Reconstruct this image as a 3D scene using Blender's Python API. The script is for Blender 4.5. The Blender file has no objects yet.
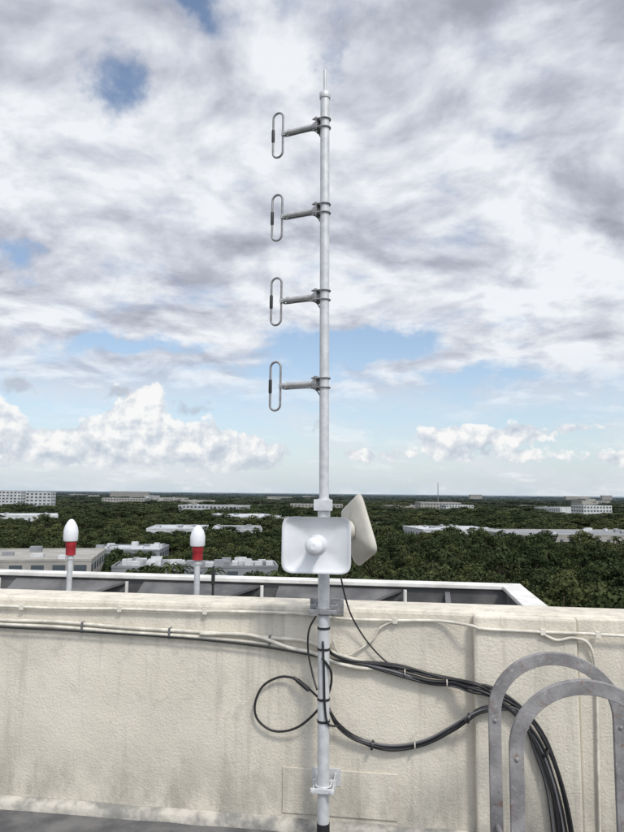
import bpy, math, random
from mathutils import Vector, Matrix
random.seed(7)
sc = bpy.context.scene
sc.view_settings.view_transform = 'Standard'
sc.view_settings.look = 'None'
sc.view_settings.exposure = 0
D2R = math.pi/180

# ------------------------------------------------------------ camera
FPX = 670.0
EYE = 1.8
PITCH, ROLL = 6.56, 0.6
cam_d = bpy.data.cameras.new('camera'); cam = bpy.data.objects.new('camera', cam_d)
sc.collection.objects.link(cam); sc.camera = cam
cam_d.sensor_fit = 'VERTICAL'; cam_d.sensor_height = 36; cam_d.lens = 36*FPX/832
cam_d.clip_start = 0.05; cam_d.clip_end = 60000
CM = Matrix.Rotation(math.radians(90+PITCH), 4, 'X') @ Matrix.Rotation(math.radians(ROLL), 4, 'Z')
cam.matrix_world = Matrix.Translation((0, 0, EYE)) @ CM
CO = Vector((0, 0, EYE)); R3 = CM.to_3x3()

# survey helpers: bearings taken from the photograph, resolved on real planes of the site
def ray(px, py): return R3 @ Vector(((px-312)/FPX, (416-py)/FPX, -1))
YAW = 8*D2R
WD = Vector((math.cos(YAW), -math.sin(YAW), 0)); WN = Vector((-math.sin(YAW), -math.cos(YAW), 0)); UP = Vector((0, 0, 1))
W0 = Vector((0, 3.84, 0))
def Wp(s, off, z): return W0 + WD*s + WN*off + UP*z
def hw(px, py, off=0.0):
    r = ray(px, py); p0 = W0 + WN*off
    t = (p0-CO).dot(WN)/r.dot(WN); return CO + r*t
def hz(px, py, z):
    r = ray(px, py); return CO + r*((z-EYE)/r.z)
def ws(p):
    q = p-W0; return q.dot(WD), q.dot(WN), q.z

# ------------------------------------------------------------ mesh builder
class MB:
    def __init__(s): s.v = []; s.f = []; s.m = []; s.sm = []
    def add(s, vs, fs, mat=0, smooth=False):
        b = len(s.v); s.v += [tuple(x) for x in vs]
        for f in fs: s.f.append(tuple(b+i for i in f)); s.m.append(mat); s.sm.append(smooth)
    def box(s, c, h, ax=(Vector((1,0,0)), Vector((0,1,0)), Vector((0,0,1))), mat=0):
        c = Vector(c); vs = []
        for k in (-1, 1):
            for j in (-1, 1):
                for i in (-1, 1): vs.append(c+ax[0]*h[0]*i+ax[1]*h[1]*j+ax[2]*h[2]*k)
        s.add(vs, [(0,2,3,1),(4,5,7,6),(0,1,5,4),(2,6,7,3),(0,4,6,2),(1,3,7,5)], mat)
    def lathe(s, p, axis, prof, seg=16, mat=0):
        p = Vector(p); a = Vector(axis).normalized()
        u = a.orthogonal().normalized(); w = a.cross(u); vs = []
        for r, h in prof:
            for i in range(seg):
                t = 2*math.pi*i/seg; vs.append(p+a*h+(u*math.cos(t)+w*math.sin(t))*r)
        fs = []
        for k in range(len(prof)-1):
            for i in range(seg):
                j = (i+1) % seg; fs.append((k*seg+i, k*seg+j, (k+1)*seg+j, (k+1)*seg+i))
        s.add(vs, fs, mat, True)
        n = len(prof)
        s.add(vs[:seg], [tuple(range(seg))[::-1]], mat); s.add(vs[(n-1)*seg:], [tuple(range(seg))], mat)
    def cyl(s, a, b, r, r2=None, seg=14, mat=0):
        a = Vector(a); b = Vector(b); s.lathe(a, b-a, [(r, 0), (r2 if r2 is not None else r, (b-a).length)], seg, mat)
    def sweep(s, pts, r, seg=8, mat=0, closed=False, sub=6):
        P = [Vector(p) for p in pts]; n = len(P); out = []
        if sub > 1:
            rng = range(n) if closed else range(n-1)
            for i in rng:
                if closed: a, b, c, d = P[(i-1) % n], P[i], P[(i+1) % n], P[(i+2) % n]
                else: a, b, c, d = P[max(i-1, 0)], P[i], P[i+1], P[min(i+2, n-1)]
                for k in range(sub):
                    t = k/sub
                    out.append(0.5*((2*b)+(c-a)*t+(2*a-5*b+4*c-d)*t*t+(-a+3*b-3*c+d)*t**3))
            if not closed: out.append(P[-1])
        else: out = P
        P = out; n = len(P); vs = []; nrm = None
        for i in range(n):
            if closed: T = (P[(i+1) % n]-P[i-1])
            else: T = P[min(i+1, n-1)]-P[max(i-1, 0)]
            T.normalize()
            if nrm is None: nrm = T.orthogonal().normalized()
            nrm = (nrm-T*nrm.dot(T)).normalized(); bn = T.cross(nrm)
            for k in range(seg):
                t = 2*math.pi*k/seg; vs.append(P[i]+(nrm*math.cos(t)+bn*math.sin(t))*r)
        fs = []
        for i in range(n if closed else n-1):
            i2 = (i+1) % n
            for k in range(seg):
                k2 = (k+1) % seg; fs.append((i*seg+k, i*seg+k2, i2*seg+k2, i2*seg+k))
        if not closed: fs += [tuple(range(seg))[::-1], tuple((n-1)*seg+k for k in range(seg))]
        s.add(vs, fs, mat, True)
    def obj(s, name, mats, parent=None, bevel=0):
        me = bpy.data.meshes.new(name); me.from_pydata(s.v, [], s.f)
        for m in (mats if isinstance(mats, (list, tuple)) else [mats]): me.materials.append(m)
        me.polygons.foreach_set('material_index', s.m); me.polygons.foreach_set('use_smooth', s.sm); me.update()
        o = bpy.data.objects.new(name, me); sc.collection.objects.link(o)
        if parent: o.parent = parent
        if bevel:
            b = o.modifiers.new('bevel', 'BEVEL'); b.width = bevel; b.segments = 2; b.limit_method = 'ANGLE'; b.angle_limit = 0.7
        return o
def empty(name):
    o = bpy.data.objects.new(name, None); sc.collection.objects.link(o); o.empty_display_size = 0.1; return o
WAX = (WD, WN, UP)

# ------------------------------------------------------------ node helpers
class N:
    def __init__(s, nt): s.nt = nt
    def set(s, inp, v):
        if isinstance(v, bpy.types.NodeSocket): s.nt.links.new(v, inp)
        elif v is not None:
            if isinstance(v, (tuple, list)) and len(v) == 3 and inp.type == 'RGBA': v = (*v, 1)
            inp.default_value = v
    def M(s, op, a, b=None, c=None, clamp=False):
        n = s.nt.nodes.new('ShaderNodeMath'); n.operation = op; n.use_clamp = clamp
        for i, v in enumerate((a, b, c)):
            if v is not None: s.set(n.inputs[i], v)
        return n.outputs[0]
    def V(s, op, a, b=None, out=0):
        n = s.nt.nodes.new('ShaderNodeVectorMath'); n.operation = op; s.set(n.inputs[0], a)
        if b is not None: s.set(n.inputs[1], b)
        return n.outputs['Value'] if op in ('LENGTH', 'DOT_PRODUCT') else n.outputs[0]
    def noise(s, vec, scale, detail=5, rough=0.55, dist=0.0, color=False):
        n = s.nt.nodes.new('ShaderNodeTexNoise'); s.set(n.inputs['Vector'], vec)
        n.inputs['Scale'].default_value = scale; n.inputs['Detail'].default_value = detail
        n.inputs['Roughness'].default_value = rough; n.inputs['Distortion'].default_value = dist
        return n.outputs['Color'] if color else n.outputs[0]
    def sstep(s, v, a, b, lo=0.0, hi=1.0):
        n = s.nt.nodes.new('ShaderNodeMapRange'); n.interpolation_type = 'SMOOTHSTEP'
        s.set(n.inputs['Value'], v); n.inputs['From Min'].default_value = a; n.inputs['From Max'].default_value = b
        n.inputs['To Min'].default_value = lo; n.inputs['To Max'].default_value = hi
        return n.outputs[0]
    def mix(s, f, a, b, bt='MIX'):
        n = s.nt.nodes.new('ShaderNodeMix'); n.data_type = 'RGBA'; n.blend_type = bt
        s.set(n.inputs[0], f); s.set(n.inputs[6], a); s.set(n.inputs[7], b); return n.outputs[2]
    def ramp(s, f, stops):
        n = s.nt.nodes.new('ShaderNodeValToRGB'); e = n.color_ramp.elements
        while len(e) < len(stops): e.new(0.5)
        for i, (p, c) in enumerate(stops): e[i].position = p; e[i].color = (*c, 1)
        s.set(n.inputs[0], f); return n.outputs[0]
    def comb(s, x, y, z=0.0):
        n = s.nt.nodes.new('ShaderNodeCombineXYZ')
        for i, v in enumerate((x, y, z)): s.set(n.inputs[i], v)
        return n.outputs[0]
    def sep(s, v):
        n = s.nt.nodes.new('ShaderNodeSeparateXYZ'); s.set(n.inputs[0], v); return n.outputs

def mat(name, col, rough=0.7, metal=0.0, col2=None, nscale=4, bump=0.0, bscale=60, fn=None, spec=0.3, stretch=None):
    m = bpy.data.materials.new(name); m.use_nodes = True; nt = m.node_tree; k = N(nt)
    b = nt.nodes['Principled BSDF']; b.inputs['Roughness'].default_value = rough; b.inputs['Metallic'].default_value = metal
    b.inputs['Specular IOR Level'].default_value = spec
    pos = nt.nodes.new('ShaderNodeNewGeometry').outputs['Position']
    c = (*col, 1)
    if col2:
        v = k.V('MULTIPLY', pos, stretch) if stretch else pos
        c = k.mix(k.sstep(k.noise(v, nscale, 6, 0.6), 0.35, 0.65), col, col2)
    if fn: c = fn(k, pos, c)
    k.set(b.inputs['Base Color'], c)
    if bump:
        bp = nt.nodes.new('ShaderNodeBump'); bp.inputs['Strength'].default_value = bump; bp.inputs['Distance'].default_value = 0.01
        h = k.M('ADD', k.noise(pos, bscale, 5, 0.6), k.M('MULTIPLY', k.noise(pos, bscale/9, 3), 0.9))
        k.set(bp.inputs['Height'], h); nt.links.new(bp.outputs[0], b.inputs['Normal'])
    return m

def stucco_fn(k, pos, c):
    big = k.sstep(k.noise(pos, 0.9, 4, 0.6, 0.6), 0.40, 0.66)
    c = k.mix(k.M('MULTIPLY', big, 0.30), c, (0.44, 0.41, 0.35))
    st = k.sstep(k.noise(k.V('MULTIPLY', pos, (8, 8, 0.6)), 1.5, 7, 0.68), 0.50, 0.74)
    c = k.mix(k.M('MULTIPLY', st, 0.50), c, (0.34, 0.315, 0.265))
    bl = k.sstep(k.noise(pos, 5.5, 6, 0.7, 0.8), 0.55, 0.70)
    c = k.mix(k.M('MULTIPLY', bl, 0.36), c, (0.38, 0.35, 0.295))
    sp = k.sstep(k.noise(pos, 42, 4, 0.7), 0.62, 0.74)
    c = k.mix(k.M('MULTIPLY', sp, 0.5), c, (0.29, 0.27, 0.23))
    z = k.sep(pos)[2]
    low = k.M('MULTIPLY', k.sstep(z, 0.50, 0.0), k.sstep(k.noise(k.V('MULTIPLY', pos, (1, 1, 0.5)), 5, 7, 0.7), 0.33, 0.7))
    c = k.mix(k.M('MULTIPLY', low, 0.70), c, (0.23, 0.22, 0.19))
    hi = k.M('MULTIPLY', k.sstep(z, 1.0, 1.17), k.sstep(k.noise(k.V('MULTIPLY', pos, (10, 10, 1)), 1.2, 6, 0.7), 0.42, 0.68))
    return k.mix(k.M('MULTIPLY', hi, 0.42), c, (0.33, 0.31, 0.265))
m_wall = mat('stucco_paint', (0.745, 0.695, 0.595), 0.85, col2=(0.66, 0.615, 0.52), nscale=1.6, bump=0.5, bscale=80, fn=stucco_fn)
m_cap = mat('curb_paint', (0.52, 0.49, 0.43), 0.85, col2=(0.22, 0.215, 0.20), nscale=7, bump=0.5, bscale=50)
m_white = mat('white_trim', (0.78, 0.77, 0.74), 0.6, col2=(0.58, 0.57, 0.54), nscale=4)
m_floor = mat('roof_membrane', (0.085, 0.085, 0.09), 0.9, col2=(0.17, 0.168, 0.165), nscale=4, bump=0.6, bscale=120)
m_dark = mat('dark_membrane', (0.085, 0.085, 0.09), 0.8, col2=(0.16, 0.16, 0.16), nscale=3, bump=0.3)
m_galv = mat('galvanised_steel', (0.63, 0.64, 0.65), 0.5, 0.2, col2=(0.52, 0.53, 0.545), nscale=20, bump=0.04, bscale=90, spec=0.5)
def rust_fn(k, pos, c):
    r = k.sstep(k.noise(pos, 14, 7, 0.75, 0.5), 0.55, 0.68)
    c = k.mix(k.M('MULTIPLY', r, 0.75), c, (0.21, 0.13, 0.09))
    w = k.sstep(k.noise(pos, 38, 5, 0.7), 0.56, 0.70)
    return k.mix(k.M('MULTIPLY', w, 0.55), c, (0.48, 0.47, 0.46))
m_bar = mat('weathered_bar', (0.32, 0.31, 0.31), 0.7, 0.15, col2=(0.20, 0.195, 0.20), nscale=8, bump=0.25, bscale=60, fn=rust_fn)
m_alu = mat('dull_aluminium', (0.52, 0.52, 0.515), 0.48, 0.4, col2=(0.40, 0.40, 0.40), nscale=30, spec=0.5)
m_loop = mat('dipole_tube', (0.22, 0.22, 0.23), 0.5, 0.3, col2=(0.31, 0.31, 0.315), nscale=30, spec=0.5)
m_black = mat('black_rubber', (0.018, 0.018, 0.02), 0.45, spec=0.5)
m_grey = mat('grey_cable', (0.14, 0.14, 0.15), 0.5)
m_whitec = mat('painted_conduit', (0.72, 0.685, 0.60), 0.6, col2=(0.50, 0.475, 0.41), nscale=12)
m_plast = mat('white_plastic', (0.74, 0.755, 0.78), 0.45, col2=(0.65, 0.665, 0.69), nscale=6, spec=0.5)
m_cream = mat('cream_plastic', (0.53, 0.51, 0.45), 0.5, col2=(0.44, 0.42, 0.37), nscale=9, spec=0.4)
m_red = mat('red_plastic', (0.42, 0.035, 0.045), 0.45, col2=(0.34, 0.03, 0.04), nscale=30)
m_bracket = mat('bracket_steel', (0.22, 0.22, 0.23), 0.5, 0.4, col2=(0.34, 0.34, 0.35), nscale=30)

# ------------------------------------------------------------ rooftop building
WH = 1.17; WT = 0.30
s_pil = ws(hw(475, 700, 0.07))[0]
s_rec = ws(hw(581, 740, 0.07))[0]
cA = ws(hz(517, 584, 1.10)); s_c = cA[0]; off_c = cA[1]
bld = empty('rooftop_building')
GZ = -28.0
mb = MB()
def wbox(mb, s0, s1, o0, o1, z0, z1, mat=0):
    mb.box(Wp((s0+s1)/2, (o0+o1)/2, (z0+z1)/2), ((s1-s0)/2, abs(o1-o0)/2, (z1-z0)/2), WAX, mat)
wbox(mb, -14, 9, -WT+0.02, 14, GZ, -0.02)
wbox(mb, -14, s_c+0.02, off_c-0.04, -WT+0.015, GZ, 0.15)
mb.obj('building_walls', m_wall, bld)
mb = MB(); wbox(mb, -14, 9, 0.0, 14, -0.018, 0.0); mb.obj('roof_floor', m_floor, bld)
mb = MB(); wbox(mb, -14, s_c, off_c+0.05, -WT, 0.152, 0.17); mb.obj('gutter_floor', m_dark, bld)

wall = empty('parapet_wall')
mb = MB()
wbox(mb, -14, 9, -WT, 0.0, 0.0, WH)
mb.obj('wall_body', m_wall, wall, 0.022)
mb = MB(); wbox(mb, s_pil, s_rec, 0.003, 0.07, 0.0, WH-0.004); mb.obj('pilaster', m_wall, wall, 0.014)
mb = MB(); wbox(mb, s_rec+0.002, 9, 0.003, 0.045, 0.0, WH-0.006); mb.obj('wall_return', m_wall, wall, 0.01)
mb = MB()
NSEG = 90; rr_ = random.Random(4); vs = []
for i in range(NSEG+1):
    s_ = -14+(s_pil-0.002+14)*i/NSEG; h_ = 0.04+rr_.uniform(-0.006, 0.006); o_ = 0.045+rr_.uniform(-0.006, 0.006)
    vs += [Wp(s_, 0.002, h_+0.012), Wp(s_, o_-0.012, h_), Wp(s_, o_, h_-0.014), Wp(s_, o_+0.004, 0.0)]
fs = [(i*4+k_, i*4+k_+1, (i+1)*4+k_+1, (i+1)*4+k_) for i in range(NSEG) for k_ in range(3)]
mb.add(vs, fs, 0, True); mb.obj('base_curb', m_cap, wall)
# repaired plaster patch round the lower mast fixing
a = ws(hw(283, 766)); b = ws(hw(398, 766))
mb = MB(); wbox(mb, a[0], b[0], 0.001, 0.008, 0.078, a[2]); mb.obj('plaster_patch', m_wall, wall, 0.006)

# outer parapet with buttresses
op = empty('outer_parapet')
TH = 1.10
mb = MB()
wbox(mb, -14, s_c, off_c, off_c+0.10, 0.16, TH-0.035)
wbox(mb, s_c-0.10, s_c, off_c+0.102, -WT-0.003, 0.16, TH-0.035)
mb.obj('inner_face', m_dark, op)
mb = MB()
wbox(mb, -14, s_c+0.03, off_c-0.03, off_c+0.13, TH-0.033, TH)
wbox(mb, s_c-0.13, s_c+0.03, off_c+0.133, -WT-0.003, TH-0.033, TH-0.002)
mb.obj('coping', m_white, op, 0.006)
mb = MB()
s = s_c-0.55
while s > -13:
    p = [Wp(s+dx, o, z) for dx in (-0.02, 0.02) for o, z in ((off_c+0.103, TH-0.06), (off_c+0.103, 0.2), (off_c+0.9, 0.2), (off_c+0.9, 0.62))]
    mb.add(p, [(0,1,2,3), (7,6,5,4), (0,3,7,4), (3,2,6,7), (0,4,5,1)], 0)
    s -= 1.15
mb.obj('buttresses', m_grey, op)
mb = MB()
s = s_c-0.9
while s > -13:
    q = [Wp(s, off_c+0.106, TH-0.05), Wp(s-1.0, off_c+0.106, TH-0.05), Wp(s-1.0, off_c+0.75, 0.72)]
    mb.add(q+[x-UP*0.02 for x in q], [(0,1,2), (5,4,3), (0,2,5,3), (1,4,5,2)], 0)
    mb.cyl(Wp(s+0.02, off_c+0.16, 0.17), Wp(s+0.02, off_c+0.16, TH-0.05), 0.014, mat=1)
    s -= 1.15
mb.obj('flashing_panels', [m_dark, m_white], op)

# ------------------------------------------------------------ antenna mast
mast = empty('antenna_mast')
MO = 0.15
pb = hw(323.2, 832, MO); pt = hw(325.0, 94, MO)
ax = (pt-pb).normalized(); foot = pb + ax*((0.02-pb.z)/ax.z)
def mp(py):
    z = hw(324, py, MO).z; return foot + ax*((z-foot.z)/ax.z)
mid = mp(516)
mb = MB()
mb.cyl(foot, mid, 0.031, seg=24)
mb.cyl(mid, pt, 0.0265, seg=24)
mb.cyl(mid-ax*0.02, mid+ax*0.07, 0.034, seg=24)
mb.lathe(pt, ax, [(0.031, -0.03), (0.033, -0.02), (0.033, 0.004), (0.02, 0.012), (0.012, 0.02)], 20)
tip = mp(71)
mb.cyl(pt, tip, 0.0085, seg=10)
mb.lathe(tip, ax, [(0.0085, -0.001), (0.004, 0.008)], 10)
mb.obj('pole', m_galv, mast)
mb = MB(); mb.lathe(foot, ax, [(0.034, -0.01), (0.034, 0.09)], 20); mb.obj('pole_boot', m_black, mast)
def ubolt(mb, c, r=0.031, w=0.006, back=0.07, mat=0, d=WN):
    """U-bolt round the mast at c, legs pointing to -d"""
    side = d.cross(UP).normalized(); pts = []
    pts.append(c+side*(r+w)-d*back)
    for i in range(9):
        t = math.pi*i/8; pts.append(c+side*(r+w)*math.cos(t)+d*(r+w)*math.sin(t))
    pts.append(c-side*(r+w)-d*back)
    mb.sweep(pts, w, 6, mat, sub=2)
    for sgn in (1, -1):
        q = c+side*(r+w)*sgn-d*(back*0.72); mb.lathe(q, -d, [(w*2, 0), (w*2, w*1.6)], 6, mat)
# wall brackets
for py, wdt, nm, mt in ((611, 0.075, 'upper_wall_bracket', m_bracket), (788, 0.062, 'lower_wall_bracket', m_bracket)):
    c = mp(py); off = ws(c)[1]; mb = MB()
    mb.box(c-WN*0.042, (wdt, 0.008, 0.025), WAX)
    for sg in (-1, 1):
        mb.box(c-WN*(0.05+(off-0.05)/2-0.0)+WD*sg*wdt*0.8, (0.004, (off-0.052)/2, 0.022), WAX)
    mb.box(c-WN*(off-0.006), (wdt*1.25, 0.005, 0.045), WAX)
    mb.box(c+WN*0.04, (wdt, 0.006, 0.012), WAX)
    ubolt(mb, c+UP*0.014, 0.031, 0.006, 0.06); ubolt(mb, c-UP*0.014, 0.031, 0.006, 0.06)
    for sg in (-1, 1):
        mb.cyl(c+WN*0.06+WD*sg*wdt*0.8, c-WN*0.06+WD*sg*wdt*0.8, 0.006, seg=8)
        mb.lathe(c+WN*0.046+WD*sg*wdt*0.8, WN, [(0.012, 0), (0.012, 0.01)], 6)
    mb.obj(nm, mt if py < 700 else m_galv, mast, 0.002)
# fixing above the reflector
c = mp(505); mb = MB()
mb.box(c+WN*0.04, (0.05, 0.010, 0.03), WAX); ubolt(mb, c+UP*0.02, 0.03, 0.005, 0.05, d=-WN); ubolt(mb, c-UP*0.02, 0.03, 0.005, 0.05, d=-WN)
mb.lathe(c-ax*0.035, ax, [(0.034, 0), (0.034, 0.07)], 20)
mb.obj('reflector_clamp', m_galv, mast, 0.002)

# folded dipoles
AD = (Vector((-1, 0, 0))*math.cos(25*D2R) + Vector((0, 1, 0))*math.sin(25*D2R)).normalized()
AS = AD.cross(UP).normalized()
for n_, py in enumerate((124, 209, 295.5, 383)):
    dp = empty('folded_dipole'); dp.parent = mast
    c = mp(py); mb = MB()
    # arm
    mb.cyl(c+AD*0.050, c+AD*0.235, 0.0165, seg=16)
    mb.cyl(c+AD*0.235, c+AD*0.268, 0.0125, seg=14)
    mb.lathe(c+AD*0.225, AD, [(0.0195, 0), (0.0195, 0.014)], 16)
    mb.lathe(c+AD*0.048, AD, [(0.024, 0), (0.024, 0.018), (0.018, 0.026)], 16)
    mb.box(c+AD*0.268, (0.014, 0.010, 0.013), (AD, AS, UP))
    mb.obj('boom', m_alu, dp, 0.001)
    mb = MB()
    mb.box(c+AD*0.042, (0.005, 0.034, 0.038), (AD, AS, UP))
    for dz in (-0.026, 0.026):
        ubolt(mb, c+UP*dz, 0.0270, 0.0046, 0.066, d=-AD)
        mb.box(c+UP*dz+AD*0.031, (0.006, 0.030, 0.005), (AD, AS, UP))
    mb.obj('mast_clamp', m_bracket, dp, 0.001)
    # loop
    a = c+AD*0.275; hw_, H = 0.033, 0.108; cen = a+AD*hw_; pts = []
    for k in range(9):
        t = math.pi*k/8; pts.append(cen+UP*H+(-AD*math.cos(t)+UP*math.sin(t))*hw_)
    for k in range(4): pts.append(cen+AD*hw_+UP*(H-(k+1)*2*H/5))
    for k in range(9):
        t = math.pi*k/8; pts.append(cen-UP*H+(AD*math.cos(t)-UP*math.sin(t))*hw_)
    for k in range(4): pts.append(cen-AD*hw_-UP*(H-(k+1)*2*H/5))
    mb = MB(); mb.sweep(pts, 0.0066, 10, 0, True, 2); mb.obj('loop', m_loop, dp)
    mb = MB(); mb.lathe(cen+AD*hw_-UP*0.04, UP, [(0.0085, 0), (0.010, 0.008), (0.010, 0.072), (0.0085, 0.08)], 12)
    mb.obj('feed_sleeve', m_black, dp)
    # feed coax under the boom, then down the back of the mast
    mb = MB()
    mb.sweep([c+AD*0.262-UP*0.016, c+AD*0.24-UP*0.021, c+AD*0.15-UP*0.021, c+AD*0.07-UP*0.026, c+AD*0.030-UP*0.06+Vector((0, 0.014, 0)), c+AD*0.006-UP*0.13+Vector((0, 0.030, 0)), c-UP*0.45+Vector((0, 0.031, 0))], 0.0035, 6)
    mb.obj('feed_cable', m_grey, dp)

# ------------------------------------------------------------ reflector antennas
def reflector(name, cen, fwd, right, up, w, h, mt, feed=1.0, pinch=0.05):
    e = empty(name); mb = MB(); NR, NS = 12, 64
    def outline(t):
        cx, sx = math.cos(t), math.sin(t); n = 0.32
        x = math.copysign(abs(cx)**n, cx); y = math.copysign(abs(sx)**n, sx)
        x *= 1-pinch*(1-abs(y))*1.0*0.6; y *= 1-pinch*(1-abs(x))
        return x*w/2, y*h/2
    vs = []
    for side in (0, 1):
        for i in range(NR+1):
            rr = i/NR
            for k in range(NS):
                x, y = outline(2*math.pi*(k+0.5)/NS)
                dp = 0.042*rr*rr + (0.012 if i == NR else 0) - (0.006 if side else 0)
                vs.append(cen+right*x*rr+up*y*rr+fwd*dp)
    fs = []; S = (NR+1)*NS
    for i in range(NR):
        for k in range(NS):
            k2 = (k+1) % NS
            fs.append((i*NS+k, i*NS+k2, (i+1)*NS+k2, (i+1)*NS+k))
            fs.append((S+i*NS+k2, S+i*NS+k, S+(i+1)*NS+k, S+(i+1)*NS+k2))
    for k in range(NS):
        k2 = (k+1) % NS; fs.append((NR*NS+k, NR*NS+k2, S+NR*NS+k2, S+NR*NS+k))
    mb.add(vs, fs, 0, True); mb.obj('dish', mt, e)
    mb = MB()
    mb.lathe(cen, fwd, [(r_, h_*feed) for r_, h_ in [(0.052, 0.0), (0.050, 0.012), (0.040, 0.018), (0.036, 0.045), (0.034, 0.11), (0.044, 0.114), (0.046, 0.135), (0.036, 0.150), (0.015, 0.156)]], 28)
    mb.obj('feed', m_plast, e)
    mb = MB(); mb.lathe(cen-fwd*0.005, -fwd, [(0.055, 0), (0.05, 0.04), (0.03, 0.05)], 20); mb.box(cen-fwd*0.06, (0.03, 0.02, 0.04), (right, fwd, up))
    mb.obj('rear_mount', mt, e, 0.003)
    return e
cp = hw(317.5, 544.5, MO+0.10)
f1 = (CO-cp); f1.z = 0; f1.normalize(); f1 = (Matrix.Rotation(-8*D2R, 3, 'Z') @ f1)
r1 = UP.cross(f1).normalized()
reflector('dish_antenna', cp, f1, r1, UP, 0.37, 0.30, m_plast)
# second reflector, aimed away to the right and tilted
c2 = hw(351, 530.5, MO-0.06)
f2 = Vector((math.sin(64*D2R), math.cos(64*D2R), 0.06)).normalized()
u2 = (UP-f2*f2.z).normalized(); r2 = u2.cross(f2).normalized()
q = Matrix.Rotation(-26*D2R, 3, f2); r2 = q @ r2; u2 = q @ u2
reflector('dish_antenna', c2, f2, r2, u2, 0.26, 0.355, m_cream, 0.30)
mb = MB(); mb.box((c2+mp(531))/2, ((c2-mp(531)).length/2, 0.02, 0.02), ((c2-mp(531)).normalized(), Vector((0,0,1)).cross((c2-mp(531)).normalized()).normalized(), UP))
mb.obj('side_arm', m_galv, mast, 0.003)

# ------------------------------------------------------------ beacon-style stub antennas
for (px, top, jn, bot, dist) in ((70.5, 519, 541, 555, -1.05), (197.5, 525, 546, 560, -0.95)):
    e = empty('radome_antenna'); o = dist
    T = hw(px, top, o); J = hw(px, jn, o); B = hw(px, bot, o); k = (T-J).length
    mb = MB(); mb.lathe(J, UP, [(0.050, 0), (0.054, k*0.08), (0.054, k*0.45), (0.045, k*0.68), (0.028, k*0.88), (0.012, k*0.98), (0.003, k)], 24); mb.obj('radome', m_plast, e)
    mb = MB(); hgt = (J-B).length
    mb.lathe(B, UP, [(0.036, 0), (0.036, hgt*0.55), (0.040, hgt*0.6), (0.040, hgt-0.002)], 24); mb.obj('base', m_red, e)
    mb = MB(); F_ = Vector((B.x, B.y, 0.17)); mb.cyl(F_, B-UP*0.001, 0.021, seg=16); mb.lathe(F_, UP, [(0.07, 0), (0.07, 0.02), (0.03, 0.03)], 16)
    mb.lathe(B-UP*0.03, UP, [(0.027, 0), (0.027, 0.02)], 16)
    mb.obj('post', m_galv, e)
e = empty('whip_antenna'); B = hw(212, 598, -0.5); T = hw(213.5, 566, -0.5)
mb = MB(); mb.cyl(Vector((T.x, T.y, 0.17)), T, 0.007, seg=8); mb.lathe(T-UP*0.12, UP, [(0.012, 0), (0.012, 0.08)], 8); mb.obj('whip', m_black, e)

# ------------------------------------------------------------ cables
def pt_off(l): return [hw(p[0], p[1], p[2] if len(p) > 2 else 0.02) for p in l]
cab = empty('wall_conduits')
mb = MB()
mb.sweep(pt_off([(-60,604),(0,606),(60,608.5),(120,609),(180,611),(250,612),(300,614),(345,619),(395,620.5),(440,621),(472,626,0.085),(484,629,0.085),(540,632,0.085),(590,634,0.085),(660,638,0.085)]), 0.0085, 8, 0)
mb.sweep(pt_off([(395,620.5),(380,628),(372,640),(350,655),(338,652),(333,640)]), 0.006, 8, 0)
mb.sweep(pt_off([(540,632,0.085),(556,640,0.085),(574,638,0.085),(590,646,0.07),(596,680,0.06),(598,760,0.06),(600,840,0.06)]), 0.0075, 8, 0)
for l in ([(-60,615),(0,620),(60,622),(130,628),(200,632),(260,637),(300,640),(318,646),(340,655),(365,662)],
          [(-60,619),(0,624),(60,627),(130,632.5),(200,637),(260,643),(300,650),(330,660),(352,664)],
          [(200,634,0.035),(250,635,0.035),(290,648,0.035),(310,652,0.035),(335,662,0.03),(360,668,0.03),(385,668)]):
    mb.sweep(pt_off(l), 0.0105, 8, 0)
for px, py, o in ((22,607,0.02),(120,609,0.02),(205,611.5,0.02),(395,620.5,0.02),(543,632,0.085),(598,634.5,0.085)):
    mb.box(hw(px, py, o-0.002), (0.013, 0.011, 0.015), WAX, 0)
for px, py in ((83,627),(170,633),(270,641)):
    mb.box(hw(px, py, 0.018), (0.005, 0.018, 0.03), WAX, 1)
mb.obj('conduit_runs', [m_whitec, m_grey], cab, 0)

bun = empty('cable_bundle')
mb = MB(); random.seed(3)
main = [(395,670),(430,679),(455,683,0.05),(470,687,0.095),(484,691,0.1),(500,699,0.1),(522,716,0.1),(540,742,0.1),(553,775,0.1),(562,810,0.1),(568,850,0.1)]
for i in range(8):
    dx = random.uniform(-9, 9); dy = random.uniform(-4, 4)
    st = [(-60,623+i*0.6,0.035),(0,627,0.035),(90,632,0.035),(180,638,0.035),(250,645,0.035),(300,653,0.04),(340,661,0.03)] if i < 2 else [(324+random.uniform(-3,3),646,0.11),(334,655,0.07),(352,661,0.03)]
    pts = st+[(p[0]+dx*(0.3+0.12*j)*0.65, p[1]+dy+random.uniform(-1.6,1.6), (p[2] if len(p)>2 else 0.03)+random.uniform(-0.004,0.012)) for j, p in enumerate(main)]
    mb.sweep(pt_off(pts), random.choice((0.0055,0.0068,0.008)) if i >= 2 else 0.0055, 8, 0 if i != 4 else 1)
low = [(330,712,0.09),(338,726,0.05),(358,741,0.03),(390,748,0.03),(425,743,0.03),(452,729,0.05),(468,718,0.095),(482,711,0.1),(500,709,0.1),(520,714,0.1)]
for i in range(5):
    dy = random.uniform(-3.5, 3.5)
    pts = [(p[0]+random.uniform(-1.5,1.5), p[1]+dy+random.uniform(-1.2,1.2), p[2]+random.uniform(-0.003,0.01)) for p in low]+[(540+dy*2,752,0.1),(552+dy*2,790,0.1),(560+dy*2,850,0.1)]
    mb.sweep(pt_off(pts), random.choice((0.005,0.0065,0.0075)), 8, 0 if i != 2 else 1)
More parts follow.
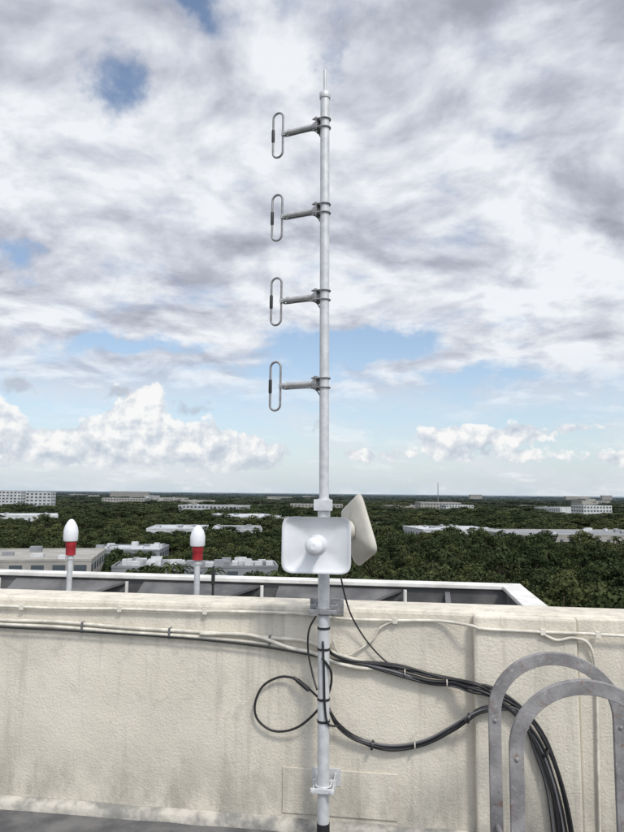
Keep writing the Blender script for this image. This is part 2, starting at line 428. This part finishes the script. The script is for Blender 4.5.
for (px, py, o) in ((447,683,0.05),(405,672,0.035),(415,746,0.035)):
    mb.lathe(hw(px, py, o)-WD*0.003, WD, [(0.022, 0), (0.022, 0.005)], 12, 2)
for (px, py, o) in ((494,695,0.105),(545,752,0.105),(372,745,0.035),(468,718,0.098)):
    mb.lathe(hw(px, py, o)-WD*0.004, WD+UP*(-0.9 if px > 520 else -0.2), [(0.026, 0), (0.026, 0.012)], 12, 0)
mb.obj('black_cables', [m_black, m_grey, m_whitec], bun)

lp = empty('coax_loop'); mb = MB()
mb.sweep(pt_off([(322,658,0.19),(331,672,0.17),(329,692,0.14),(316,712,0.09),(296,728,0.05),(274,731,0.03),(258,720,0.03),(255,704,0.03),(263,686,0.03),(280,677,0.03),(296,679,0.04),(308,688,0.06),(318,697,0.12),(324,700,0.19)]), 0.0066, 10)
mb.sweep(pt_off([(316,616,0.19),(309,630,0.15),(308,650,0.13),(312,672,0.15),(317,690,0.185)]), 0.005, 8)
mb.cyl(hw(297,680,0.045), hw(309,690,0.065), 0.0125, seg=12)
mb.cyl(hw(293,677.5,0.043), hw(297,680,0.045), 0.009, seg=12)
mb.obj('coax', m_black, lp)
jc = empty('jumper_cable'); mb = MB()
mb.sweep(pt_off([(338,566,0.16),(341,578,0.15),(345,596,0.12),(352,617,0.06),(366,640,0.03),(383,659,0.03),(398,670,0.03)]), 0.0045, 8)
mb.obj('jumper', m_black, jc)
# tape wraps and cable ties on the mast
mb = MB()
for py in (629, 650, 700, 722): mb.lathe(mp(py), ax, [(0.0345, 0), (0.0345, 0.012)], 18)
mb.sweep([mp(640)+WN*0.036, mp(670)+WN*0.038+WD*0.006, mp(706)+WN*0.036+WD*0.012, mp(722)+WN*0.03+WD*0.03, hw(338,726,0.07)], 0.006, 8)
mb.obj('cable_ties', m_black, mast)

# ------------------------------------------------------------ ladder hoops
lad = empty('roof_ladder')
def hoop(offw, pxl, pytop, name):
    L = ws(hw(pxl, 760, offw))[0]; zt = ws(hw(pxl+50, pytop, offw))[2]
    Wd = 0.545; r = Wd/2; cs = L+r; zc = zt-r*0.93; bw, bt = 0.028, 0.014
    path = [(L, 0.0), (L, zc*0.5), (L, zc)]
    nrm = [(-1, 0)]*3
    K = 28
    for i in range(1, K):
        t = math.pi*i/K; path.append((cs-r*math.cos(t), zc+r*0.93*math.sin(t))); nrm.append((-math.cos(t), math.sin(t)))
    path += [(L+Wd, zc), (L+Wd, zc*0.5), (L+Wd, 0.0)]; nrm += [(1, 0)]*3
    vs = []
    for (s_, z_), (a, b) in zip(path, nrm):
        for e1, e2 in ((bw, bt), (bw, -bt), (-bw, -bt), (-bw, bt)):
            vs.append(Wp(s_+a*e1, offw+e2, z_+b*e1))
    fs = []
    for i in range(len(path)-1):
        for k in range(4):
            k2 = (k+1) % 4; fs.append((i*4+k, (i+1)*4+k, (i+1)*4+k2, i*4+k2))
    mb = MB(); mb.add(vs, fs)
    o = mb.obj(name, m_bar, lad, 0.003)
    mb = MB()
    for zz in (zc-0.03,):
        for ss in (L, L+Wd): mb.lathe(Wp(ss, offw+bt, zz), WN, [(0.009, 0), (0.009, 0.005), (0.004, 0.007)], 6)
    mb.obj(name+'_bolts', m_bar, lad)
    return L, Wd
oA, oB = 0.50, 0.93
LA, Wd = hoop(oA, 495.5, 658, 'rail_hoop_back')
LB, Wd = hoop(oB, 516.5, 686, 'rail_hoop_front')
mb = MB()
for zz in (0.08, 0.32):
    for dL in (0, Wd): mb.cyl(Wp(LA+dL, oA-0.01, zz), Wp(LB+dL, oB+0.01, zz), 0.012)
mb.obj('rungs', m_bar, lad)

# ------------------------------------------------------------ ground and far landscape
HAZE_PAINT = (0.135, 0.175, 0.205)  # bluish airlight, painted into the base colours of distant land
def paint_haze_fn(k, pos, c):
    return k.mix(k.M('MULTIPLY', k.sstep(k.V('LENGTH', pos), 200, 7000), 0.92), c, HAZE_PAINT)  # surface colour blends to painted haze with distance from the site
m_ground = mat('grass_ground', (0.026, 0.040, 0.020), 0.95, col2=(0.045, 0.056, 0.028), nscale=0.02, fn=paint_haze_fn)
mb = MB(); S = 40000
mb.add([(-S, -S, GZ), (S, -S, GZ), (S, S, GZ), (-S, S, GZ)], [(0, 1, 2, 3)]); mb.obj('ground', m_ground)

m_bw = mat('far_white_wall', (0.55, 0.56, 0.57), 0.8, col2=(0.42, 0.43, 0.44), nscale=0.2)
m_bb = mat('far_beige_wall', (0.36, 0.345, 0.315), 0.8, col2=(0.28, 0.27, 0.25), nscale=0.2)
m_rw = mat('far_white_roof', (0.56, 0.58, 0.61), 0.8, col2=(0.38, 0.40, 0.425), nscale=0.05)
m_rg = mat('far_grey_roof', (0.27, 0.28, 0.295), 0.8, col2=(0.19, 0.20, 0.21), nscale=0.06)
m_win = mat('far_glass', (0.07, 0.085, 0.10), 0.3, spec=0.5)
m_lot = mat('asphalt', (0.06, 0.06, 0.06), 0.9, col2=(0.10, 0.10, 0.10), nscale=0.1, fn=paint_haze_fn)
m_field = mat('dry_grass', (0.075, 0.095, 0.042), 0.95, col2=(0.12, 0.125, 0.065), nscale=0.02, fn=paint_haze_fn)
foot_pr = []
def building(name, pxl, pxr, pytop, H, depth, ang=0, floors=2, wallm=None, roofm=None, units=4, lot=0, win=True, R=None):
    zt = GZ+H
    if R:
        def at(px):
            d = ray(px, 493); d.z = 0; d = d/d.y; return Vector((d.x*R, R, zt))
        A = at(pxl); B = at(pxr)
    else: A = hz(pxl, pytop, zt); B = hz(pxr, pytop, zt)
    c = (A+B)/2; w = (B-A).length
    a = (B-A).normalized(); a.z = 0; a.normalize(); a = Matrix.Rotation(ang*D2R, 3, 'Z') @ a
    b = Vector((-a.y, a.x, 0)); AXX = (a, b, UP)
    cb = Vector((c.x, c.y, 0)) + b*depth/2
    e = empty(name); rnd = random.Random(int(pxl*13+pxr))
    mb = MB(); mb.box(cb+UP*(GZ+H/2), (w/2, depth/2, H/2), AXX); mb.obj('walls', wallm or m_bw, e)
    mb = MB(); mb.box(cb+UP*(zt+0.1), (w/2-0.5, depth/2-0.5, 0.095), AXX); mb.obj('roof', roofm or m_rw, e)
    mb = MB()
    for sg in (-1, 1):
        mb.box(cb+b*sg*(depth/2-0.1)+UP*(zt+0.3), (w/2+0.1, 0.2, 0.298), AXX)
        mb.box(cb+a*sg*(w/2-0.1)+UP*(zt+0.3), (0.2, depth/2-0.32, 0.296), AXX)
    mb.obj('parapet', wallm or m_bw, e)
    if win:
        mb = MB(); fh = H/floors; n = max(3, int(w/5))
        wd = 0.30 if floors > 1 else 0.18
        for f in range(floors):
            for i in range(n):
                if floors <= 2 and rnd.random() < 0.45: continue
                x = -w/2+(i+0.5)*w/n
                mb.box(cb-b*(depth/2)+a*x+UP*(GZ+fh*(f+0.55)), (w/n*wd, 0.06, fh*0.24), AXX)
            nd = max(2, int(depth/5))
            for i in range(nd):
                for sg in (-1, 1):
                    mb.box(cb+a*sg*(w/2)+b*(-depth/2+(i+0.5)*depth/nd)+UP*(GZ+fh*(f+0.55)), (0.06, depth/nd*wd, fh*0.24), AXX)
        mb.obj('windows', m_win, e)
    mb = MB()
    for i in range(units):
        ux, uy = rnd.uniform(-.45, .45)*w, rnd.uniform(-.42, .42)*depth; hh = rnd.uniform(0.4, 0.9)
        mb.box(cb+a*ux+b*uy+UP*(zt+0.2+hh), (rnd.uniform(0.6, 1.8), rnd.uniform(0.6, 1.6), hh), AXX, rnd.randint(0, 1))
    if units: mb.obj('rooftop_units', [m_rg, m_bw], e)
    foot_pr.append((cb, a, b, w/2+1.5+lot, depth/2+1.5+lot))
    return e
building('office_building', -90, 20, 0, 28, 22, 3, 7, units=8, R=900)
building('office_building', 26, 51, 0, 26.5, 20, 3, 6, units=3, R=920)
building('office_building', 110, 148, 0, 28, 30, 0, 6, R=2500, wallm=m_bb)
building('office_building', 470, 482, 0, 30, 30, 0, 6, R=3600, wallm=m_bb)
building('office_building', 566, 590, 0, 27, 30, 0, 5, R=3000, wallm=m_bb)
building('office_building', 602, 612, 0, 33, 25, 0, 7, R=3900, wallm=m_bb)
building('warehouse', -40, 58, 516, 8, 55, 4, 1, units=8)
building('warehouse', 146, 205, 529.5, 8, 45, -5, 1, units=9)
building('warehouse', 212, 262, 530, 7.5, 45, -5, 1, units=7, roofm=m_rg)
building('warehouse', 230, 290, 517.5, 9.5, 80, 3, 1, units=5)
building('warehouse', 424, 500, 530.5, 9, 44, -3, 1, roofm=m_rw, units=14, lot=5)
building('warehouse', 512, 700, 536, 9, 55, -4, 1, roofm=m_rg, wallm=m_bb, units=14, lot=5)
building('warehouse', 150, 215, 500.5, 9, 80, 0, 1, wallm=m_bb, roofm=m_rg)
building('warehouse', 395, 425, 506, 9, 50, 0, 1, wallm=m_bb, roofm=m_rg)
building('warehouse', 560, 605, 508, 9, 60, 0, 1, roofm=m_rg)
rb = random.Random(21)
for i in range(16):
    R_ = rb.uniform(700, 3200); p0 = rb.uniform(0, 610); wpx = rb.uniform(25, 90)/R_*670
    building(rb.choice(('warehouse', 'warehouse', 'office_building')), p0, p0+wpx, 0, rb.uniform(11, 17), rb.uniform(25, 70), rb.uniform(-25, 25), 2 if R_ > 1500 else 3,
             wallm=rb.choice((m_bw, m_bb, m_bb)), roofm=rb.choice((m_rg, m_rg, m_rw)), units=2, R=R_)
# near blocks behind the outer parapet
building('flat_roof_building', -60, 90, 562, 12, 34, 5, 3, wallm=m_bb, roofm=m_bb, units=5)
building('flat_roof_building', 112, 278, 568, 9, 14, 2, 2, wallm=m_rg, roofm=m_rg, units=46)
building('flat_roof_building', 92, 160, 551, 8, 24, -3, 2, wallm=m_rg, roofm=m_rw, units=14)

# clearings and car parks
def patch(name, px, R, wx, dy, m, ang=0):
    d = ray(px, 495); d.z = 0; d.normalize(); c = Vector((d.x*R, d.y*R, 0))
    a = Matrix.Rotation(ang*D2R, 3, 'Z') @ Vector((1, 0, 0)); b = Vector((-a.y, a.x, 0)); rn = random.Random(int(R))
    mb = MB(); vs = [c+UP*(GZ+0.02)]
    for i in range(24):
        t = 2*math.pi*i/24; q = 1+rn.uniform(-.15, .15); n_ = 0.6
        vs.append(c+a*math.copysign(abs(math.cos(t))**n_, math.cos(t))*wx*q+b*math.copysign(abs(math.sin(t))**n_, math.sin(t))*dy*q+UP*(GZ+0.02))
    mb.add(vs, [(0, i+1, (i+1) % 24+1) for i in range(24)]); mb.obj(name, m)
    foot_pr.append((c, a, b, wx*0.9, dy*0.9))
for i, (px, R, wx, dy, m, ang) in enumerate(((120, 640, 70, 80, m_field, -10), (390, 620, 45, 100, m_field, 12),
        (590, 1100, 120, 170, m_field, -10), (250, 1500, 180, 220, m_field, 0), (520, 1900, 260, 280, m_field, 10),
        (100, 1500, 130, 160, m_lot, 0), (400, 2600, 300, 350, m_field, 0))):
    patch('car_park' if m is m_lot else 'field', px, R, wx, dy, m, ang)

tow = empty('radio_tower')
d = ray(438, 495); tb = Vector((d.x/d.y*1900, 1900, GZ)); topz = EYE + 1900*math.tan(1.0*D2R); mb = MB()
for k in range(3):
    t = 2*math.pi*k/3; o1 = Vector((math.cos(t), math.sin(t), 0))
    mb.cyl(tb+o1*1.6, Vector((tb.x, tb.y, topz))+o1*0.5, 0.35, seg=6)
    for j in range(14):
        z0 = GZ+(topz-GZ)*j/14; z1 = GZ+(topz-GZ)*(j+1)/14; o2 = Vector((math.cos(t+2.094), math.sin(t+2.094), 0))
        mb.cyl(Vector((tb.x, tb.y, z0))+o1*(1.6-1.1*j/14), Vector((tb.x, tb.y, z1))+o2*(1.6-1.1*(j+1)/14), 0.15, seg=4)
mb.obj('lattice', m_bracket, tow)

# trees -------------------------------------------------------
def leaf_mat():
    m = bpy.data.materials.new('foliage'); m.use_nodes = True; nt = m.node_tree; k = N(nt)
    b = nt.nodes['Principled BSDF']; b.inputs['Roughness'].default_value = 0.85; b.inputs['Specular IOR Level'].default_value = 0.06
    at = nt.nodes.new('ShaderNodeAttribute'); at.attribute_name = 'tone'
    oi = nt.nodes.new('ShaderNodeObjectInfo'); pos = nt.nodes.new('ShaderNodeNewGeometry').outputs['Position']
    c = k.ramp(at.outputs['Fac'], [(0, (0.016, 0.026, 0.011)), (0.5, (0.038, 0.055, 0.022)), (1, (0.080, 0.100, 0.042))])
    rc = k.ramp(oi.outputs['Random'], [(0.0, (0.50, 0.55, 0.50)), (0.4, (0.85, 0.86, 0.85)), (0.78, (1.15, 1.05, 0.95)), (1.0, (1.9, 1.55, 1.35))])
    c = k.mix(1.0, c, rc, 'MULTIPLY')
    c = k.mix(0.35, c, k.ramp(k.noise(pos, 0.008, 4), [(0.38, (0.014, 0.027, 0.014)), (0.62, (0.080, 0.082, 0.042))]))
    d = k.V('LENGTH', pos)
    c = k.mix(k.M('MULTIPLY', k.sstep(d, 200, 7000), 0.92), c, HAZE_PAINT)  # distance haze painted into the leaf colour
    k.set(b.inputs['Base Color'], c); return m
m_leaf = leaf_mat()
m_bark = mat('bark', (0.12, 0.095, 0.07), 0.9, col2=(0.18, 0.15, 0.12), nscale=2)
tc = bpy.data.collections.new('tree_kinds')
def make_tree(seed, H, W, dens):
    r = random.Random(seed); mb = MB()
    mb.cyl((0, 0, 0), (0.1, 0, H*0.5), 0.28, 0.16, 7, 1)
    lobes = []
    for i in range(r.randint(8, 12)):
        t = r.uniform(0, 6.283); rr = W*math.sqrt(r.random())*0.8; z = H*r.uniform(0.40, 0.92)*(1-0.22*(rr/W))
        lobes.append((Vector((rr*math.cos(t), rr*math.sin(t), z)), r.uniform(0.18, 0.40)*W))
    lobes.append((Vector((0, 0, H*0.78)), W*0.40))
    for c, lr in lobes: mb.cyl((0.08, 0, H*0.38), c, 0.10, 0.03, 5, 1)
    tones = [0.3]*len(mb.f)
    for c, lr in lobes:
        lt = r.uniform(0.1, 0.6)
        for j in range(int(dens*lr*lr)):
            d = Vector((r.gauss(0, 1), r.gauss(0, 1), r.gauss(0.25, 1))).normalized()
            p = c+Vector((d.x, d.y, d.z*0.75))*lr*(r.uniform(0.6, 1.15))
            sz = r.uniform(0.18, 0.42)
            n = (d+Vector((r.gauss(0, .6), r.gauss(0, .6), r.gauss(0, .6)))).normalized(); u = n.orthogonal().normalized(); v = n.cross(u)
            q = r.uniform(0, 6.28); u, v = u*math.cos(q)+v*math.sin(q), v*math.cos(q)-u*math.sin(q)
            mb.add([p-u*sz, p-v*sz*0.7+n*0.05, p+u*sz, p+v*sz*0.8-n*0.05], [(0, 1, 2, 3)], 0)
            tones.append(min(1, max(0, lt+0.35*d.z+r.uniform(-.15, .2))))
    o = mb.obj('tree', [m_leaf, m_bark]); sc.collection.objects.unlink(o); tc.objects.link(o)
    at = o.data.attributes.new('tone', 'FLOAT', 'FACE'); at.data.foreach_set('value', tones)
for i, (H, W) in enumerate(((10, 4.6), (8.5, 5.6), (13, 4.6), (9.5, 3.6), (6, 4.4))): make_tree(100+i, H, W, 42)
# palm
def make_palm(seed):
    r = random.Random(seed); mb = MB(); H = 10
    mb.sweep([(0,0,0),(0.15,0,3),(0.1,0.1,6.5),(0,0.1,H)], 0.17, 7, 1, sub=3); tones = [0.3]*len(mb.f)
    for i in range(26):
        t = r.uniform(0, 6.283); e = r.uniform(-0.5, 1.2); d = Vector((math.cos(t)*math.cos(e), math.sin(t)*math.cos(e), math.sin(e))); sd = d.cross(UP).normalized(); p = Vector((0, 0.1, H))
        for j in range(6):
            d2 = (d-UP*0.28*j).normalized(); p2 = p+d2*0.5; w = 0.34*(1-abs(j-2)/5)
            mb.add([p-sd*w, p, p+sd*w, p2+sd*w*0.8-UP*0.2, p2, p2-sd*w*0.8-UP*0.2], [(0,1,4,5), (1,2,3,4)], 0); p = p2; tones += [r.uniform(.2, .7)]*2
    o = mb.obj('tree_palm', [m_leaf, m_bark]); sc.collection.objects.unlink(o); tc.objects.link(o)
    at = o.data.attributes.new('tone', 'FLOAT', 'FACE'); at.data.foreach_set('value', tones)
make_palm(5)
from mathutils import noise as mnoise
pts, idx, rot, scl = [], [], [], []
rnd = random.Random(11)
def blocked(x, y):
    for c, a, b, hx, hy in foot_pr:
        dx, dy = x-c.x, y-c.y
        if abs(dx*a.x+dy*a.y) < hx and abs(dx*b.x+dy*b.y) < hy: return True
    return False
R = 100.0
while R < 9500:
    sp = max(5.8, R/48); dth = sp/R; th = -0.72
    while th < 0.72:
        rr = R+rnd.uniform(-.6, .6)*sp; t = th+rnd.uniform(-.6, .6)*dth; x, y = rr*math.sin(t), rr*math.cos(t); th += dth
        n = mnoise.noise(Vector((x/90, y/90, 0.3)))+0.4*mnoise.noise(Vector((x/25, y/25, 4)))
        if n < -0.5 and rnd.random() < 0.7: continue
        if blocked(x, y): continue
        k = sp/5.8*rnd.uniform(0.75, 1.4); zf = rnd.uniform(0.65, 1.15)*(1+0.4*max(-0.6, n))
        if rnd.random() < 0.05: zf *= 1.25; k *= 1.2
        zf = min(zf, 1.5)
        pts.append((x, y, GZ)); i = rnd.choice((0, 0, 1, 1, 2, 3, 3, 4, 4)) if rnd.random() > 0.02 or R > 900 else 5
        idx.append(i); rot.append((0, 0, rnd.uniform(0, 6.28))); scl.append((k, k, zf))
    R += sp*0.92
me = bpy.data.meshes.new('trees'); me.from_pydata(pts, [], [])
a = me.attributes.new('idx', 'INT', 'POINT'); a.data.foreach_set('value', idx)
a = me.attributes.new('rot', 'FLOAT_VECTOR', 'POINT'); a.data.foreach_set('vector', [c for v in rot for c in v])
a = me.attributes.new('scl', 'FLOAT_VECTOR', 'POINT'); a.data.foreach_set('vector', [c for v in scl for c in v])
fo = bpy.data.objects.new('distant_trees', me); sc.collection.objects.link(fo)
ng = bpy.data.node_groups.new('scatter', 'GeometryNodeTree')
ng.interface.new_socket('Geometry', in_out='INPUT', socket_type='NodeSocketGeometry')
ng.interface.new_socket('Geometry', in_out='OUTPUT', socket_type='NodeSocketGeometry')
gi = ng.nodes.new('NodeGroupInput'); go = ng.nodes.new('NodeGroupOutput'); ci = ng.nodes.new('GeometryNodeCollectionInfo')
ci.inputs['Collection'].default_value = tc; ci.inputs['Separate Children'].default_value = True; ci.inputs['Reset Children'].default_value = True
ip = ng.nodes.new('GeometryNodeInstanceOnPoints'); ip.inputs['Pick Instance'].default_value = True
def na(nm, ty):
    n = ng.nodes.new('GeometryNodeInputNamedAttribute'); n.data_type = ty; n.inputs['Name'].default_value = nm; return n.outputs[0]
ng.links.new(gi.outputs[0], ip.inputs['Points']); ng.links.new(ci.outputs[0], ip.inputs['Instance'])
ng.links.new(na('idx', 'INT'), ip.inputs['Instance Index']); ng.links.new(na('rot', 'FLOAT_VECTOR'), ip.inputs['Rotation']); ng.links.new(na('scl', 'FLOAT_VECTOR'), ip.inputs['Scale'])
ng.links.new(ip.outputs[0], go.inputs[0])
fo.modifiers.new('scatter', 'NODES').node_group = ng

# ------------------------------------------------------------ sun + sky
SUN_AZ, SUN_EL = 152, 52
sd = Vector((math.sin(SUN_AZ*D2R)*math.cos(SUN_EL*D2R), math.cos(SUN_AZ*D2R)*math.cos(SUN_EL*D2R), math.sin(SUN_EL*D2R)))
sl = bpy.data.lights.new('sun', 'SUN'); sl.energy = 2.1; sl.angle = math.radians(8); sl.color = (1, 0.955, 0.88)
so = bpy.data.objects.new('sun', sl); sc.collection.objects.link(so); so.rotation_euler = sd.to_track_quat('Z', 'Y').to_euler()

w = bpy.data.worlds.new('World'); sc.world = w; w.use_nodes = True; nt = w.node_tree; nt.nodes.clear(); k = N(nt)
try:
    w.cycles.sampling_method = 'MANUAL'; w.cycles.sample_map_resolution = 256
except Exception as ex: print(ex)
tcn = nt.nodes.new('ShaderNodeTexCoord'); dirv = tcn.outputs['Generated']
x, y, z = k.sep(dirv)
sky = nt.nodes.new('ShaderNodeTexSky'); sky.sky_type = 'NISHITA'; sky.sun_disc = False
sky.sun_elevation = math.radians(SUN_EL); sky.sun_rotation = math.radians(SUN_AZ); sky.altitude = 30
blue = k.mix(1.0, sky.outputs[0], (0.15, 0.15, 0.15), 'MULTIPLY')
zc = k.M('MAXIMUM', z, 0.0); den = k.M('ADD', zc, 0.22)
qv = k.comb(k.M('DIVIDE', x, den), k.M('DIVIDE', y, den), 0.0)
az = k.M('MULTIPLY', k.M('ARCTAN2', x, y), 57.2958); el = k.M('MULTIPLY', k.M('ARCSINE', z), 57.2958)
ae0 = k.comb(az, el, 0.0)
wn = k.V('SUBTRACT', k.noise(ae0, 0.15, 6, 0.62, color=True), (0.5, 0.5, 0.5))
ae = k.V('ADD', ae0, k.V('MULTIPLY', wn, (13.0, 6.5, 0)))
def blob(src, cx, cy, rx, ry):
    d = k.V('MULTIPLY', k.V('SUBTRACT', src, (cx, cy, 0)), (1/rx, 1/ry, 0))
    l2 = k.V('DOT_PRODUCT', d, d); return k.M('EXPONENT', k.M('MULTIPLY', l2, -1.0))
def acc(items, src):
    s = None
    for cx, cy, rx, ry, amp in items:
        b = k.M('MULTIPLY', blob(src, cx, cy, rx, ry), amp); s = b if s is None else k.M('ADD', s, b)
    return s
gaps = acc([(5.0, 12.6, 6.0, 1.6, 1.0), (-17.6, 31.5, 3.4, 2.4, 0.55), (-11, 38, 3.5, 1.3, 0.5), (0.8, 34.5, 2.0, 2.4, 0.36), (-14.5, 12.0, 6.0, 1.0, 0.65),
            (-25, 18.4, 2.4, 1.7, 0.6), (14, 10.0, 8, 0.9, 0.5), (-4, 10.0, 7, 0.9, 0.4)], ae)
shade_b = acc([(8, 29, 7, 4.5, -0.20), (20, 25, 7, 3.0, -0.18), (-14, 25.5, 7, 2.8, -0.14), (20, 38.5, 14, 2.0, -0.45), (-18, 15.8, 8, 1.6, -0.20),
               (-6, 31.5, 6, 2.6, 0.22), (13, 20, 6, 5, 0.24), (-3, 18, 4, 4, 0.18), (22, 15, 6, 3.5, 0.25), (-20, 21, 5, 2.2, 0.22)], ae)
n1 = k.noise(qv, 2.4, 7, 0.55, 0.2)
n2 = k.noise(k.V('ADD', qv, (4.1, 6.6, 5.0)), 3.0, 8, 0.55, 0.3)
n2u = k.noise(k.V('ADD', qv, (4.1-0.02, 6.6+0.06, 5.0)), 3.0, 6, 0.55, 0.3)
n3 = k.noise(k.V('ADD', qv, (1.3, 9.1, 2.0)), 9.0, 7, 0.62, 0.0)
cv = k.M('ADD', k.M('MULTIPLY', k.M('SUBTRACT', n1, 0.5), 1.9), 0.37)
cv = k.M('ADD', cv, k.M('MULTIPLY', k.M('SUBTRACT', n3, 0.5), 0.5))
cv = k.M('SUBTRACT', cv, gaps)
cov = k.sstep(cv, -0.20, 0.32)
covl = k.sstep(el, 6.0, 12.5)
wisp = k.sstep(k.noise(k.V('MULTIPLY', ae, (0.40, 1.8, 0)), 0.17, 7, 0.62), 0.40, 0.66)
cov = k.M('MULTIPLY', cov, k.M('ADD', k.M('MULTIPLY', wisp, 0.62), k.M('MULTIPLY', covl, k.M('SUBTRACT', 0.97, k.M('MULTIPLY', wisp, 0.62)))))
sh = k.M('ADD', k.M('MULTIPLY', k.M('SUBTRACT', n2, 0.5), 2.0), 0.71)
sh = k.M('ADD', sh, k.M('MULTIPLY', k.M('SUBTRACT', n2, n2u), 1.9))
sh = k.M('ADD', sh, k.M('MULTIPLY', k.M('SUBTRACT', n3, 0.5), 0.42))
sh = k.M('ADD', sh, shade_b)
sh = k.M('MAXIMUM', sh, k.M('MULTIPLY', k.sstep(el, 13.0, 7.0), 0.78))
ccol = k.ramp(sh, [(0.0, (0.36, 0.375, 0.44)), (0.35, (0.49, 0.51, 0.585)), (0.65, (0.67, 0.695, 0.765)), (1.0, (0.89, 0.91, 0.94))])
# haze toward the horizon
hz_f = k.M('EXPONENT', k.M('MULTIPLY', k.M('MAXIMUM', el, 0.0), -0.14))
base = k.mix(k.M('ADD', 0.06, k.M('MULTIPLY', hz_f, 0.76)), blue, (0.60, 0.70, 0.80))
col = k.mix(cov, base, ccol)
# cumulus banks near the horizon
cn = k.noise(ae0, 0.50, 8, 0.58, 0.1); cn_up = k.noise(k.V('ADD', ae0, (-0.35, 0.8, 0)), 0.50, 6, 0.58, 0.1)
cfl = acc([(-14.2, 6.6, 2.0, 2.4, 1.0), (-16.5, 4.3, 3.0, 2.4, 0.9), (-10.0, 3.9, 4.4, 2.2, 1.0), (-4.5, 3.1, 3.4, 1.5, 0.85), (-25.5, 4.6, 2.6, 2.6, 1.0), (-21, 3.4, 3.7, 1.8, 0.85),
           (11, 4.8, 3.0, 1.0, 0.8), (17, 5.0, 5.0, 0.9, 0.85), (14, 3.2, 7, 0.9, 0.6), (26, 2.9, 4, 0.9, 0.6), (4, 3.2, 3.5, 0.8, 0.55), (24, 5.4, 3.5, 0.5, 0.5)], ae0)
cf = k.M('ADD', cfl, k.M('MULTIPLY', k.M('SUBTRACT', cn, 0.5), 1.5))
cm = k.M('MULTIPLY', k.sstep(cf, 0.40, 0.55), k.sstep(el, 0.2, 3.2))
emb = k.M('ADD', k.M('MULTIPLY', k.M('SUBTRACT', cn, cn_up), 2.7), k.M('ADD', 0.42, k.M('MULTIPLY', k.M('SUBTRACT', el, 3.0), 0.10)))
cucol = k.ramp(emb, [(0.0, (0.52, 0.58, 0.67)), (0.45, (0.71, 0.745, 0.80)), (0.85, (0.96, 0.955, 0.94))])
col = k.mix(k.M('MULTIPLY', cm, 0.92), col, cucol)
# small grey scud
gs = acc([(-24, 8.6, 2.4, 0.8, 0.9), (-16.8, 7.6, 1.8, 0.7, 0.8), (-10.2, 7.0, 2.0, 0.6, 0.8), (0.8, 5.6, 1.2, 0.4, 0.6)], ae)
gm = k.sstep(k.M('ADD', gs, k.M('MULTIPLY', k.M('SUBTRACT', cn_up, 0.5), 1.6)), 0.30, 0.9)
col = k.mix(k.M('MULTIPLY', gm, 0.6), col, (0.46, 0.49, 0.56))
# brighter cloud round the veiled sun (behind the camera)
dt = k.M('MAXIMUM', k.V('DOT_PRODUCT', dirv, tuple(sd)), 0.0)
gl = k.M('ADD', 1.0, k.M('MULTIPLY', k.M('POWER', dt, 4.0), 1.6))
col = k.V('MULTIPLY', col, k.comb(gl, gl, gl))
bg = nt.nodes.new('ShaderNodeBackground'); k.set(bg.inputs[0], col); bg.inputs[1].default_value = 1.0
wo = nt.nodes.new('ShaderNodeOutputWorld'); nt.links.new(bg.outputs[0], wo.inputs[0])
